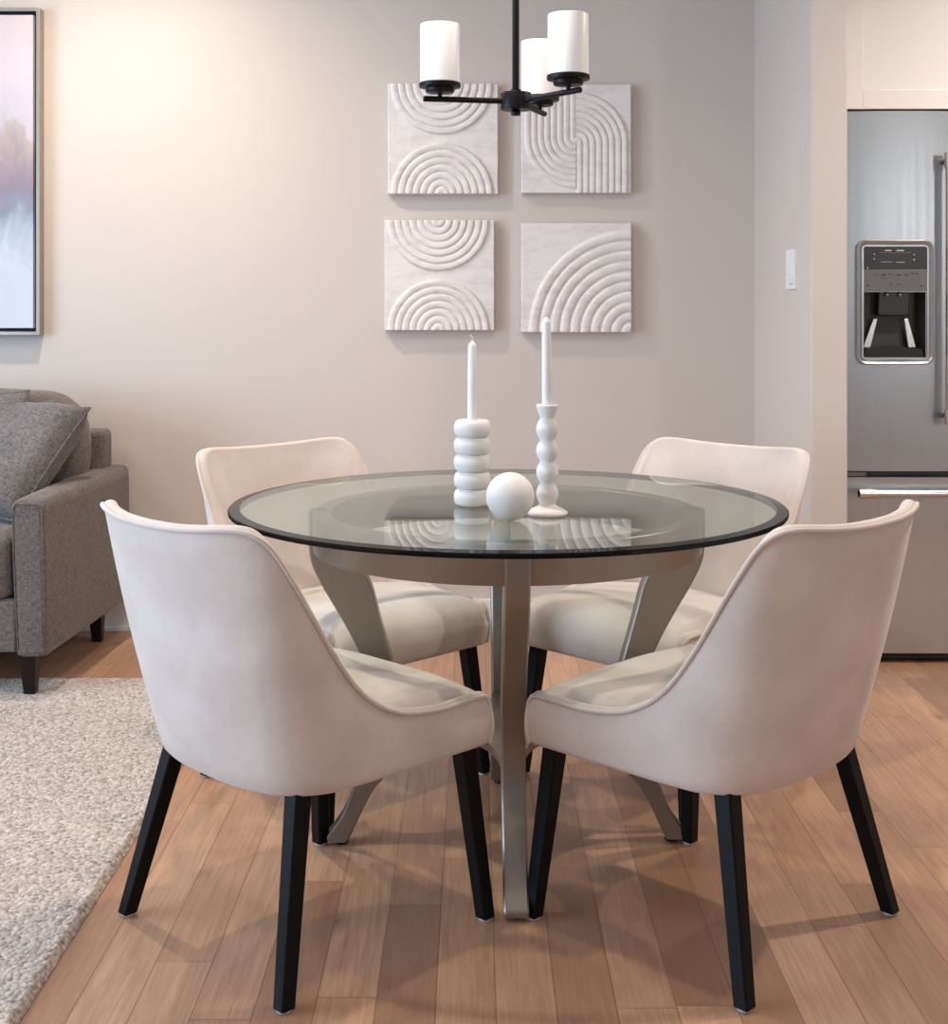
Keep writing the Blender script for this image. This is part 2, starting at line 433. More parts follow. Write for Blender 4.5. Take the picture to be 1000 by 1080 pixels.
for px, py in ((921.8, 268), (921.8, 273), (963.8, 268.4), (963.8, 273.8), (914.8, 282.6)):
    lathe(bm, [(.0022, 0), (.0022, .0006)], 10, 0, 0)
    vs = list(bm.verts)[-20:]
    for v_ in vs: a, b, c_ = v_.co; v_.co = (fx_(px) + a, 4.4255 - c_, fh_(py) + b)
for x0, x1, py, t in ((933, 940, 264.3, 1.1), (945, 953, 264.3, 1.1), (929, 941, 276.3, .3), (945, 954, 276.6, .5), (926, 960, 266.5, .12)):
    box(bm, fx_(x0), fx_(x1), 4.4250, 4.4262, fh_(py+t/2), fh_(py-t/2))
bm.faces.ensure_lookup_table()
for f in bm.faces[nf:]: f.material_index = 1
obj('display_panel', T(bm), [M['plastic_black'], M['mark_light']], fr, smooth=False)
bm = B(ix0, ix1, 4.424, 4.437, fh_(307.5), fh_(284.8))
for x0, x1, py, t in ((921, 925, 289, .5), (929, 933, 290, 1.5), (937, 940, 289, 1), (945.5, 949, 290, 1.6), (953.5, 957, 290, 1.4), (961, 963, 288.5, 1.6), (965.5, 967.5, 288.5, 1.6),
                      (913.5, 916, 301, 1.2), (938, 940, 300, .8), (945.5, 949, 300, .9), (969.5, 973, 301.5, 1.2), (929, 934, 293.2, .3)):
    box(bm, fx_(x0), fx_(x1), 4.4230, 4.4242, fh_(py+t/2), fh_(py-t/2), 1)
obj('control_strip', T(bm), [M['plastic_grey'], M['mark_dark']], fr, smooth=False)
bm = bmesh.new(); yb = 4.495
P = [(hx0-.004, 4.436), (hx0+.012, yb), (hx1-.012, yb), (hx1+.004, 4.436)]
loft(bm, [[(x, y, hz0) for x, y in P], [(x, y, hz1) for x, y in P]], False)
bm.faces.new([bm.verts.new((x, y, hz0)) for x, y in P]); bm.faces.new([bm.verts.new((x, y, hz1)) for x, y in P])
rc = obj('dispenser_recess', T(bm), M['plastic_dark'], fr, smooth=False)
bm = bmesh.new(); prism(bm, [(fx_(929), hz1), (fx_(962), hz1), (fx_(961), fh_(331)), (fx_(957), fh_(333)), (fx_(932), fh_(333)), (fx_(928), fh_(331))], 4.45, 4.495)
mod_bevel(obj('ice_chute', T(bm), M['plastic_black'], fr, smooth=False), .003, 2)
for px in (937, 951):
    bm = bmesh.new(); tube(bm, [(fx_(px), 4.444, fh_(308.5)), (fx_(px), 4.444, fh_(312.5))], .007, 12); obj('water_nozzle', T(bm), M['paddle'], fr)
for s, xa, xb in ((0, 927.5, 918), (1, 960, 966.5)):
    bm = bmesh.new(); w = 4.2
    prism(bm, [(fx_(xa-w*.55), fh_(336)), (fx_(xa+w*.55), fh_(336)), (fx_(xb+w), fh_(367)), (fx_(xb-w), fh_(367))], 4.47, 4.478)
    mod_bevel(obj('paddle', T(bm), M['paddle'], fr, smooth=False), .002, 2)
bm = bmesh.new(); prism(bm, [(hx0+.004, hz0+.001), (hx1-.004, hz0+.001), (hx1-.01, fh_(368)), (fx_(944), fh_(365)), (hx0+.01, fh_(368))], 4.438, 4.494)
obj('drip_tray', T(bm), M['plastic_black'], fr, smooth=False)

# cabinet above fridge with side panel
cb_ = thing('wall_cabinet', 'white shaker cabinet above the refrigerator with tall side panel', 'cabinet', (1.68, 4.43, FT + .006))
def TC(bm): bmesh.ops.translate(bm, vec=(-1.68, -4.43, -FT - .006), verts=bm.verts); return bm
obj('cabinet_box', TC(B(1.224, 2.16, 4.455, 5.2, FT + .008, H - .02)), M['cabinet'], cb_, smooth=False)
mod_bevel(obj('side_panel', TC(B(1.206, 1.2225, 4.425, 5.2, 0, H - .02)), M['cabinet'], cb_, smooth=False), .0015, 2)
def shaker(x0, x1, z0, z1, name='door'):
    bm = bmesh.new(); s = .064
    box(bm, x0, x1, 4.432, 4.444, z0, z1)
    for a, b, c_, d in ((x0, x0+s, z0, z1), (x1-s, x1, z0, z1), (x0+s, x1-s, z0, z0+s), (x0+s, x1-s, z1-s, z1)):
        box(bm, a, b, 4.424, 4.432, c_, d)
    return mod_bevel(obj(name, TC(bm), M['cabinet'], cb_, smooth=False), .0018, 2)
shaker(1.2265, 1.6785, FT + .006, H - .1); shaker(1.6815, 2.134, FT + .006, H - .1)

# light switch on the return wall
sw = thing('light_switch', 'white rocker light switch plate on the grey side wall', 'light switch', (1.028, 4.312, 1.306))
for yy in (-.026, .026):
    mod_bevel(obj('rocker', B(-.0095, -.005, yy-.017, yy+.017, -.034, .034), M['plastic_white'], sw, smooth=False), .001, 2)
bm = B(-.006, 0, -.060, .060, -.064, .064)
for k, y in enumerate((-.03, -.022, -.014, -.006, .004)): box(bm, -.0066, -.0060, y-.0025, y+.0025, -.0475, -.0450, 1)
obj('plate', bm, [M['plastic_white'], M['mark_dark']], sw, smooth=False)

# ------------------------------------------------------------------ wall art
ZA = 4.85
ua = ZA / 1407
def groove(d, pitch, amp=.0055):
    """scalloped ridge: rises slowly, drops sharply at the outer side"""
    t = (d / pitch) % 1.0
    return amp * (1 - abs(2*t - 1) ** 3.0) * (.72 + .28 * t)
def relief_two_arcs(x, z):
    S = .2
    h = 0
    for cz in (-S, S):
        d = math.hypot(x + .004, z - cz)
        if d < .186: h = max(h, .0015 + groove(d, .0266, .0092) * (1 - sstep(.180, .186, d)))
    return h
def relief_interlocked(x, z):
    p = .0235
    if x < 0:
        cz = .005
        d = -x if z > cz else math.hypot(x, z - cz)
    else:
        cz = -.018
        d = x if z < cz else math.hypot(x, z - cz)
    return .0015 + groove(d, p, .0088) * (1 - sstep(.184, .190, d)) if d < .190 else 0
def relief_quarter(x, z):
    d = math.hypot(x - .2, z + .2)
    return .0015 + groove(d, .0373, .0125) * (1 - sstep(.368, .3735, d)) if d < .3735 else 0
def art(px0, px1, py0, py1, fn, label):
    cx_, cz_ = ((px0 + px1) / 2 - 500) * ua, 1.19 - ((py0 + py1) / 2 - 322) * ua
    w, hgt = (px1 - px0) * ua / 2, (py1 - py0) * ua / 2
    N = 190; bm = bmesh.new(); th = .030; g = []
    for i in range(N + 1):
        col_ = []
        for j in range(N + 1):
            a, b = -1 + 2*i/N, -1 + 2*j/N
            h = fn(a * .2, b * .2)
            e = min(1 - abs(a), 1 - abs(b)) * w
            rr = .003; ed = (rr - math.sqrt(max(0, rr*rr - (rr - e)**2))) if e < rr else 0
            wob = noise.noise(Vector((a*9, b*9, cx_*5))) * .0009
            col_.append(bm.verts.new((a*w + noise.noise(Vector((b*4, cx_, 1)))*.0012*abs(a)**8, -th - h - wob + ed, b*hgt)))
        g.append(col_)
    for i in range(N):
        for j in range(N): bm.faces.new((g[i][j], g[i+1][j], g[i+1][j+1], g[i][j+1]))
    loop = [g[i][0] for i in range(N)] + [g[N][j] for j in range(N)] + [g[i][N] for i in range(N, 0, -1)] + [g[0][j] for j in range(N, 0, -1)]
    back = [bm.verts.new((v_.co.x, 0, v_.co.z)) for v_ in loop]
    n = len(loop)
    for k in range(n): bm.faces.new((loop[k], back[k], back[(k+1) % n], loop[(k+1) % n]))
    bm.faces.new(list(reversed(back)))
    bmesh.ops.recalc_face_normals(bm, faces=bm.faces)
    o = autosmooth(obj('wall_art', bm, M['relief'], None, True, (cx_, ZW - .006, cz_)), 50)
    tag(o, label, 'wall art', 'carved relief panels on the wall')
art(409, 525.5, 88, 204.5, relief_two_arcs, 'white relief panel of two facing arc sets, right behind the left chandelier arm')
art(550, 666, 88.5, 203.5, relief_interlocked, 'white relief panel with interlocked hook-shaped ridges split by an upright seam')
art(405.5, 521.5, 232, 348.5, relief_two_arcs, 'white relief panel of two facing arc sets, directly above the shorter candle')
art(550, 666, 235, 350.5, relief_quarter, 'white relief panel with wide quarter-circle ridges fanning from its lower right corner')

# framed painting
pf = thing('framed_painting', 'large abstract mauve and blue painting in a thin silver frame above the sofa', 'painting', (-1.99, ZW - .002, 1.675))
x1 = (42 - 500) / 1407 * 4.84; x0 = x1 - .90; z1 = 1.19 + (322 - 8) * 4.84 / 1407; z0 = 1.19 - (353.5 - 322) * 4.84 / 1407
def TP(bm): bmesh.ops.translate(bm, vec=(1.99, 0, -1.675), verts=bm.verts); return bm
bm = bmesh.new(); t = .013
for a, b, c_, d in ((x0, x0+t, z0, z1), (x1-t, x1, z0, z1), (x0+t, x1-t, z0, z0+t), (x0+t, x1-t, z1-t, z1)): box(bm, a, b, -.050, -.0, c_, d)
mod_bevel(obj('frame', TP(bm), M['frame_metal'], pf, smooth=False), .001, 2)
obj('backing', TP(B(x0+t, x1-t, -.02, -.0, z0+t, z1-t)), M['frame_black'], pf, smooth=False)
g_ = .013
bm = B(-.45 + t + g_, .45 - t - g_, -.044, -.02, 0, 1); hz = z1 - z0 - 2*(t + g_)
cv = obj('canvas', bm, M['painting'], pf, smooth=False); cv.scale = (1, 1, hz); cv.location = ((x0+x1)/2 + 1.99, 0, z0 + t + g_ - 1.675)

# ------------------------------------------------------------------ chandelier
u0 = 2.97 / 1407; CX, CY = 44 * u0, 2.97; HB = 1.19 + 215 * u0
ch = thing('chandelier', 'black three-arm chandelier with white frosted glass cylinder shades hanging above the table', 'chandelier', (CX, CY, HB))
bm = bmesh.new(); lathe(bm, [(.006, -.032), (.010, -.031), (.011, -.024), (.008, -.020), (.034, -.019), (.0345, -.017), (.0345, .017), (.0335, .019), (.012, .020), (.012, .026), (.006, .027)], 48)
autosmooth(obj('hub', bm, M['black_metal'], ch), 40)
bm = bmesh.new(); tube(bm, [(0, 0, .02), (0, 0, H - HB - .02)], .0078, 16); autosmooth(obj('stem', bm, M['black_metal'], ch), 50)
bm = bmesh.new(); lathe(bm, [(.0635, H - HB), (.0635, H - HB - .012), (.055, H - HB - .022), (.012, H - HB - .026)], 40); autosmooth(obj('canopy', bm, M['black_metal'], ch), 40)
for ang in (191, 309, 69):
    a = R(ang); dx_, dy_ = math.cos(a), math.sin(a)
    bm = bmesh.new(); La = .2075; tube(bm, [(dx_*.03, dy_*.03, 0), (dx_*La, dy_*La, 0)], .0065, 16)
    sx, sy = dx_*.171, dy_*.171
    ar = autosmooth(obj('arm', bm, M['black_metal'], ch), 50)
    bm = bmesh.new(); lathe(bm, [(.005, 0), (.005, .012), (.012, .0125), (.030, .014), (.032, .017), (.032, .0235), (.034, .0245), (.045, .0255), (.046, .028), (.046, .034), (.044, .036), (.010, .036)], 48, sx, sy)
    autosmooth(obj('cup', bm, M['black_metal'], ar), 40)
    bm = bmesh.new(); zb, zt, ro, ri = .036, .164, .0435, .0405
    lathe(bm, [(ri, zb), (ro, zb), (ro, zt-.002), (ro-.0008, zt), (ri+.0005, zt), (ri, zt-.002), (ri, zb)], 56, sx, sy, cap=False)
    autosmooth(obj('shade', bm, M['shade'], ar), 50)

# ------------------------------------------------------------------ table
TX, TY, TH = .073, 2.962, .754
tb = thing('dining_table', 'round glass-topped dining table on a curved pewter metal base', 'table', (TX, TY, 0), R(1.3))
RG = .610
n = 160; bm = bmesh.new()
prof = [(0.0001, TH), (.2, TH), (.4, TH), (RG - .025, TH)]
loft(bm, [[(r*math.cos(2*PI*i/n), r*math.sin(2*PI*i/n), z) for i in range(n)] for r, z in prof], mi=0)
loft(bm, [[(r*math.cos(2*PI*i/n), r*math.sin(2*PI*i/n), z) for i in range(n)] for r, z in [(RG - .025, TH - .012), (.4, TH - .012), (.2, TH - .012), (.0001, TH - .012)]], mi=1)
for f in bm.faces: f.smooth = False
gt = obj('glass_top', bm, [M['glass'], M['glass_under']], tb, smooth=False)
bm = bmesh.new()
loft(bm, [[(r*math.cos(2*PI*i/n), r*math.sin(2*PI*i/n), z) for i in range(n)] for r, z in [(RG - .025, TH), (RG - .0025, TH - .0021)]], mi=0)
loft(bm, [[(r*math.cos(2*PI*i/n), r*math.sin(2*PI*i/n), z) for i in range(n)] for r, z in [(RG - .0025, TH - .0021), (RG, TH - .0045), (RG, TH - .0095), (RG - .002, TH - .012), (RG - .025, TH - .012)]], mi=1)
bev = autosmooth(obj('bevelled_rim', bm, [M['glass_bevel'], M['glass_edge']], gt), 20)
bev['label'] = 'dark green bevelled glass edge'
# ring apron
bm = bmesh.new(); RB, RT = .656, TH - .0165
rg = [(.388, RB), (.427, RB), (.428, RB + .002), (.428, RT - .002), (.426, RT), (.390, RT), (.388, RT - .002)]
rings = [[(r*math.cos(2*PI*i/120), r*math.sin(2*PI*i/120), z) for i in range(120)] for r, z in rg + [rg[0]]]
loft(bm, rings); bmesh.ops.remove_doubles(bm, verts=bm.verts, dist=1e-6); bmesh.ops.recalc_face_normals(bm, faces=bm.faces)
autosmooth(obj('apron_ring', bm, M['pewter'], tb), 40)
outer = [(.4375, RT), (.4375, .69), (.4365, .655), (.430, .620), (.407, .572), (.372, .513), (.340, .455), (.312, .39), (.294, .32), (.290, .26), (.300, .20), (.324, .155), (.342, .121), (.353, .091), (.369, .060), (.388, .034), (.397, .021), (.395, .010)]
inner = [(.386, RT), (.380, .69), (.350, .650), (.322, .615), (.300, .572), (.284, .513), (.268, .455), (.250, .39), (.237, .32), (.234, .26), (.242, .20), (.266, .158), (.292, .128), (.312, .094), (.328, .060), (.341, .032), (.347, .020), (.353, .010)]
O = catmull(outer, 60); I = catmull(inner, 60)
for k in range(4):
    a = k * PI/2; bm = bmesh.new(); hw = .0245
    secs = []
    for (ro, zo), (ri, zi) in zip(O, I):
        e = .0035
        dr_, dz_ = ro - ri, zo - zi; l_ = math.hypot(dr_, dz_); er, ez = dr_/l_*e, dz_/l_*e
        pts = [(ro, -hw+e, zo), (ro, hw-e, zo), (ro-er, hw, zo-ez), (ri+er, hw, zi+ez), (ri, hw-e, zi), (ri, -hw+e, zi), (ri+er, -hw, zi+ez), (ro-er, -hw, zo-ez)]
        secs.append([(x*math.cos(a) - y*math.sin(a), x*math.sin(a) + y*math.cos(a), z) for x, y, z in pts])
    loft(bm, secs, True, True, True); bmesh.ops.recalc_face_normals(bm, faces=bm.faces)
    lg = autosmooth(obj('leg', bm, M['pewter'], tb), 30)
    bm = bmesh.new(); lathe(bm, [(.013, .001), (.015, .003), (.013, .011)], 20, .366*math.cos(a), .366*math.sin(a)); obj('caster_foot', bm, M['plastic_black'], lg)
    bm = bmesh.new(); lathe(bm, [(.009, RT), (.009, TH - .0125)], 20, .408*math.cos(a), .408*math.sin(a)); autosmooth(obj('clear_bumper', bm, M['bumper'], lg), 40)
# lower shelf plate with concave sides
P = []
for k in range(4):
    a0 = k * PI/2
    tip = .245; hw = .024
    p0 = Vector((tip*math.cos(a0) - hw*math.sin(a0), tip*math.sin(a0) + hw*math.cos(a0)))
    a1 = a0 + PI/2; p1 = Vector((tip*math.cos(a1) + hw*math.sin(a1), tip*math.sin(a1) - hw*math.cos(a1)))
    am = (a0 + a1) / 2; mid = Vector((math.cos(am), math.sin(am))) * .115
    P.append((tip*math.cos(a0) + hw*math.sin(a0), tip*math.sin(a0) - hw*math.cos(a0)))
    for j in range(13):
        t = j/12; q = p0*(1-t)**2 + (2*mid - (p0+p1)/2)*2*t*(1-t) + p1*t*t; P.append((q.x, q.y))
bm = bmesh.new(); prism(bm, P, .243, .262, 'z'); mod_bevel(obj('lower_shelf', bm, M['pewter'], tb, smooth=False), .002, 2)

# ------------------------------------------------------------------ chairs
def make_chair():
    t = thing('dining_chair', '', 'chair')
    top = [(0, -.360, .803), (.07, -.357, .804), (.13, -.348, .807), (.18, -.334, .811), (.217, -.317, .812), (.243, -.298, .804), (.258, -.274, .780), (.265, -.238, .724), (.266, -.195, .655), (.265, -.15, .585), (.264, -.10, .520), (.263, -.054, .480), (.263, -.005, .455), (.262, .045, .441), (.261, .11, .434), (.259, .17, .434), (.2565, .215, .434), (.2548, .236, .430), (.2535, .247, .415)]
    bot = [(0, -.238, .332), (.055, -.237, .332), (.10, -.232, .332), (.145, -.222, .333), (.175, -.212, .333), (.198, -.198, .334), (.214, -.184, .334), (.229, -.166, .335), (.240, -.146, .335), (.248, -.125, .336), (.253, -.09, .337), (.256, -.05, .337), (.258, -.005, .338), (.258, .045, .338), (.257, .11, .337), (.256, .17, .336), (.2545, .21, .335), (.253, .235, .335), (.252, .248, .334)]
    NU = 64
    T_ = catmull(top, NU); B_ = catmull(bot, NU)
    T_ = [(-x, y, z) for x, y, z in reversed(T_[1:])] + T_
    B_ = [(-x, y, z) for x, y, z in reversed(B_[1:])] + B_
    # path runs left front -> rear -> right front
    m_ = len(T_); secs = []; edge = []
    for k in range(m_):
        def nrm(P):
            a, b = Vector(P[max(k-1, 0)]), Vector(P[min(k+1, m_-1)]); d = b - a; d.z = 0; d.normalize()
            return Vector((d.y, -d.x, 0))
        nt, nb = nrm(T_), nrm(B_)
        pt, pb = Vector(T_[k]), Vector(B_[k]); hgt = (pt.z - .34) / .48
        th_t = .018 + .007 * max(0, min(1, hgt)); th_b = .045 + .02 * max(0, min(1, hgt * 1.5))
        sec = []
        # rolled under lower edge
        sec.append(pb - nb * .02 + Vector((0, 0, -.001)))
        sec.append(pb - nb * .006 + Vector((0, 0, .000)))
        for j in range(13):
            v = j / 12; nn = nb.lerp(nt, v)
            q = pb.lerp(pt, v) + nn * (.007 * math.sin(PI * v))
            if j == 0: q.z += .005
            sec.append(q)
        edge.append(pt + nt * .002 + Vector((0, 0, .001)))
        c = pt - nt * th_t * .5
        for j in range(1, 8):
            a = PI * j / 8; sec.append(c + nt * (th_t * .5 * math.cos(a)) + Vector((0, 0, .009 * math.sin(a))))
        # inner padding
        zi = .405; pin_t = pt - nt * th_t; lo = (zi - pb.z) / max(.01, pt.z - pb.z); lo = min(lo, .9)
        pin_b = pb.lerp(pt, lo) - nb.lerp(nt, lo) * th_b
        for j in range(0, 13):
            v = j / 12; q = pin_t.lerp(pin_b, v) - nb.lerp(nt, 1-v) * (.012 * math.sin(PI * min(1, v * 1.15))) * max(0, min(1, hgt*1.4)); sec.append(q)
        secs.append(sec)
    bm = bmesh.new()
    vr = loft(bm, secs, False)
    bm.faces.new(vr[0]); bm.faces.new(list(reversed(vr[-1])))
    bm.faces.new([r[0] for r in vr])
    bmesh.ops.recalc_face_normals(bm, faces=bm.faces)
    autosmooth(obj('shell', bm, M['chair'], t), 55)
    # piping
    a0, a1 = secs[0], secs[-1]
    down = lambda s: [s[14 - j] + Vector((0, .001, 0)) for j in range(1, 13)]
    path = list(reversed(down(a0))) + edge + down(a1)
    bm = bmesh.new(); tube(bm, path, .0046, 8); obj('piping', bm, M['piping'], t)
    # seat cushion
    prof = catmull([(.246, .334), (.260, .340), (.268, .368), (.270, .396), (.262, .424), (.240, .444), (.205, .457), (.14, .464), (.06, .464), (-.03, .460), (-.10, .454), (-.16, .446), (-.212, .438)], 46)
    NS = 40; bm = bmesh.new(); rows = []
    for (y, z) in prof:
        r_ = []
        for i in range(NS + 1):
            s = -1 + 2*i/NS
            fr_ = sstep(.17, .245, y)
            rear = max(0, min(1, (-.04 - y) / .17)) ** 1.6
            w = .2415 + (.2535 - .2415) * fr_ - .092 * rear
            sx = math.copysign(abs(s) ** .85, s) * w
            drop = (.012 * abs(s)**3 + .020 * max(0, abs(s) - .90) / .10) if z > .40 else .006 * abs(s)**4
            yy = y - .004 * s*s * fr_ - (.012 * max(0, abs(s) - .88)**2 / .12**2) * fr_
            zz = z - drop * sstep(.34, .44, z) + .0012 * noise.noise(Vector((sx*9, y*9, 3)))
            r_.append((sx, yy, zz))
        rows.append(r_)
    loft(bm, rows, False); bmesh.ops.recalc_face_normals(bm, faces=bm.faces)
    sc = obj('seat_cushion', bm, M['chair'], t)
    # legs, square and tapered
    for sx in (-1, 1):
        for tp, bt in (((.222, .205, .352), (.255, .235, .006)), ((.190, -.165, .362), (.252, -.245, .006))):
            tp = Vector((tp[0]*sx, tp[1], tp[2])); bt = Vector((bt[0]*sx, bt[1], bt[2])); bm = bmesh.new(); rings = []
            for q, hw in ((bt, .0145), (tp, .0185)):
                c = .003
                P8 = [(-hw+c, -hw), (hw-c, -hw), (hw, -hw+c), (hw, hw-c), (hw-c, hw), (-hw+c, hw), (-hw, hw-c), (-hw, -hw+c)]
                rings.append([(q.x + a, q.y + b, q.z) for a, b in P8])
            loft(bm, rings, True, True, True); bmesh.ops.recalc_face_normals(bm, faces=bm.faces)
            lg = obj('leg', bm, M['black_wood'], t, smooth=False)
            bm = bmesh.new(); lathe(bm, [(.0125, 0), (.0135, .002), (.0135, .006)], 16, bt.x, bt.y); obj('glide', bm, M['glide'], lg)
    return t
def dup(root):
    r = root.copy(); C.objects.link(r)
    for chd in list(root.children):
        c = chd.copy(); C.objects.link(c); c.parent = r
        for g in chd.children:
            d = g.copy(); C.objects.link(d); d.parent = c
    return r
chair0 = make_chair()
spots = [(-.325, 2.600, -45, 'cream upholstered dining chair with black legs, seen from behind, nearest the rug'),
         (.462, 2.605, 45, 'cream upholstered dining chair with black legs, seen from behind, nearest the refrigerator drawer'),
         (-.322, 3.375, -135, 'cream upholstered dining chair facing the viewer across the table, beside the sofa arm'),
         (.470, 3.375, 135, 'cream dining chair facing the viewer across the table, beside the wall with the switch')]
for i, (x, y, a, lab) in enumerate(spots):
    c_ = chair0 if i == 0 else dup(chair0)
    c_.location = (x, y, 0); c_.rotation_euler = (0, 0, R(a)); c_['label'] = lab; c_['group'] = 'dining chairs around the glass table'

# ------------------------------------------------------------------ table ornaments
tz = TH + .0004
def pos(px, z): return ((px - 500) / 1407 * z, z)
x, y = pos(498.3, 2.905)
prof = []; rr, hh_, nb_ = .0405, .187, 5
for k in range(nb_):
    z0 = k * hh_ / nb_; hb = hh_ / nb_
    for j in range(11):
        a = -PI/2 + PI * j / 10
        if k == 0 and j < 2: continue
        prof.append((rr - .0125 + .0125 * math.cos(a) ** .8 if abs(a) < 1.57 else rr - .0125, z0 + hb/2 + hb/2 * math.sin(a)))
prof = [(.001, 0.0), (rr - .012, 0.0)] + prof + [(.013, hh_), (.0115, hh_ - .006), (.001, hh_ - .006)]
bm = bmesh.new(); lathe(bm, prof, 56)
tag(autosmooth(obj('candle_holder', bm, M['ceramic'], None, True, (x, y, tz)), 60), 'thick white candle holder of five stacked rings on the glass table', 'candle holder')
def candle(x, y, z, L, r0, r1, label, lean=0):
    t = thing('candle', label, 'candle', (x, y, z)); t.rotation_euler = (0, lean, 0)
    bm = bmesh.new(); lathe(bm, [(.001, 0), (r0, 0), (r0, .01), (r1, L - .014), (r1*.85, L - .009), (r1*.35, L - .003), (.001, L - .001)], 28); autosmooth(obj('wax_taper', bm, M['wax'], t), 50)
    bm = bmesh.new(); tube(bm, [(0, 0, L-.006), (0, 0, L+.002), (.0015, 0, L+.006), (-.001, 0, L+.008), (-.0045, 0, L+.0105)], .0013, 6); obj('wick', bm, M['wick'], t)
candle(x, y, tz + hh_ - .0055, .178, .0108, .0095, 'white taper candle in the ringed holder')
x, y = pos(577.3, 2.775)
prof = [(.001, 0), (.040, 0), (.0425, .003), (.042, .007), (.034, .012), (.022, .017), (.0165, .022)]
z = .022
for k in range(4):
    for j in range(1, 11):
        a = PI * j / 10; prof.append((.0150 + .0082 * math.sin(a), z + .0445 * (j / 10)))
    z += .0445
prof += [(.0150, z + .003), (.0185, z + .012), (.0225, z + .024), (.0235, z + .0275), (.0225, z + .029), (.012, z + .029), (.0112, z + .020), (.001, z + .020)]
bm = bmesh.new(); lathe(bm, prof, 48)
tag(autosmooth(obj('candle_holder', bm, M['ceramic'], None, True, (x, y, tz)), 60), 'slender white beaded candlestick with round foot on the glass table', 'candle holder')
candle(x, y, tz + z + .0205, .192, .0108, .0095, 'white taper candle in the slender beaded candlestick', R(-.6))
x, y = pos(538.2, 2.70)
bm = bmesh.new(); bmesh.ops.create_uvsphere(bm, u_segments=64, v_segments=40, radius=.0488)
tag(obj('decorative_ball', bm, M['ceramic'], None, True, (x, y, tz + .0487)), 'white ceramic ball on the glass table between the candle holders', 'ornament')

# ------------------------------------------------------------------ rug
x0, x1, y0, y1 = -3.3, -.753, .9, 4.205
st = .0085; nx, ny = int((x1-x0)/st), int((y1-y0)/st)
bm = bmesh.new(); g = []
for i in range(nx + 1):
    c_ = []
    for j in range(ny + 1):
        X, Y = x0 + (x1-x0)*i/nx, y0 + (y1-y0)*j/ny
        e = min(X - x0, x1 - X, Y - y0, y1 - Y)
        hgt = .017 * math.sqrt(max(0, 1 - (1 - min(1, e/.010))**2)) + .0015
        hgt += (noise.noise(Vector((X*70, Y*70, 0))) * .0035 + noise.noise(Vector((X*160, Y*160, 5))) * .002) * min(1, e/.01 + .3)
        wx = noise.noise(Vector((Y*40, 2, 7))) * .0025 if i in (0, nx) else noise.noise(Vector((X*130, Y*130, 9)))*.002
        c_.append(bm.verts.new((X + wx, Y + (noise.noise(Vector((X*40, 4, 1)))*.0025 if j in (0, ny) else 0), max(.0005, hgt))))
    g.append(c_)
for i in range(nx):
    for j in range(ny): bm.faces.new((g[i][j], g[i+1][j], g[i+1][j+1], g[i][j+1]))
tag(obj('rug', bm, M['rug']), 'thick nubby cream wool rug on the wood floor in front of the sofa', 'rug')

# ------------------------------------------------------------------ sofa
sf = thing('sofa', 'grey tweed sofa with square arms and tapered dark legs against the wall', 'sofa', (-1.277, 3.976, 0))
# local frame: origin at outer front corner of the right arm, x to the left is negative, y to the rear
def soft_box(name, x0, x1, y0, y1, z0, z1, r, mat, parent, puff=0, n=10, wr=0, seed=0):
    bm = bmesh.new(); bmesh.ops.create_cube(bm, size=2); bmesh.ops.subdivide_edges(bm, edges=bm.edges, cuts=n, use_grid_fill=True)
    hx, hy, hz = (x1-x0)/2, (y1-y0)/2, (z1-z0)/2; cx_, cy_, cz_ = (x0+x1)/2, (y0+y1)/2, (z0+z1)/2
    for v_ in bm.verts:
        # concentrate verts at rims
        u = [math.copysign(abs(c)**.7, c) for c in v_.co]
        p = Vector((u[0]*hx, u[1]*hy, u[2]*hz))
        q = Vector((max(-hx+r, min(hx-r, p.x)), max(-hy+r, min(hy-r, p.y)), max(-hz+r, min(hz-r, p.z))))
        d = p - q
        if d.length > 1e-6: p = q + d.normalized() * r
        if puff:
            fx2, fy2, fz2 = 1-u[0]**2, 1-u[1]**2, 1-u[2]**2
            p.x += math.copysign(1, u[0]) * puff * fy2 * fz2 * (abs(u[0]) > .98); p.y += math.copysign(1, u[1]) * puff * fx2 * fz2 * (abs(u[1]) > .98); p.z += math.copysign(1, u[2]) * puff * fx2 * fy2 * (abs(u[2]) > .98)
        if wr: p += Vector((noise.noise(p*6 + Vector((seed,0,0))), noise.noise(p*6 + Vector((0,seed,5))), noise.noise(p*6 + Vector((3,0,seed))))) * wr
        v_.co = p + Vector((cx_, cy_, cz_))
    o = obj(name, bm, mat, parent); mod_sub(o, 1); return o
S = M['sofa']
# right arm: slightly tapering slab
bm = bmesh.new(); aw = .102
def armring(z, dx, dx2, dy):
    r_ = .018; pts = []
    X0, X1, Y0, Y1 = -aw + dx, dx2, dy, .835
    for cx_, cy_, a0 in ((X1-r_, Y0+r_, -90), (X1-r_, Y1-r_, 0), (X0+r_, Y1-r_, 90), (X0+r_, Y0+r_, 180)):
        for k in range(6): a = R(a0 + 18*k); pts.append((cx_ + r_*math.cos(a), cy_ + r_*math.sin(a), z))
    pts = [(x + .042 * max(0, y) / .835 * (1 if x > -.05 else .3), y, z + (.008 * y / .835 if z > .5 else 0)) for x, y, z in pts]
    return pts
rings = []
for z, dx, dx2, dy in ((.142, .022, -.004, .006), (.146, .014, .002, .002), (.16, .012, .004, 0), (.30, .006, .001, 0), (.45, 0, -.003, 0), (.57, -.004, -.006, 0), (.590, -.003, -.007, .001), (.602, .002, -.013, .006), (.608, .012, -.023, .016)):
    rings.append(armring(z, dx, dx2, dy))
loft(bm, rings, True, True, True)
obj('arm', bm, S, sf); arm2 = obj('arm', B(-2.2, -2.10, 0, .835, .142, .605), S, sf, smooth=False); mod_bevel(arm2, .018, 3)
bm = bmesh.new(); e_ = .594
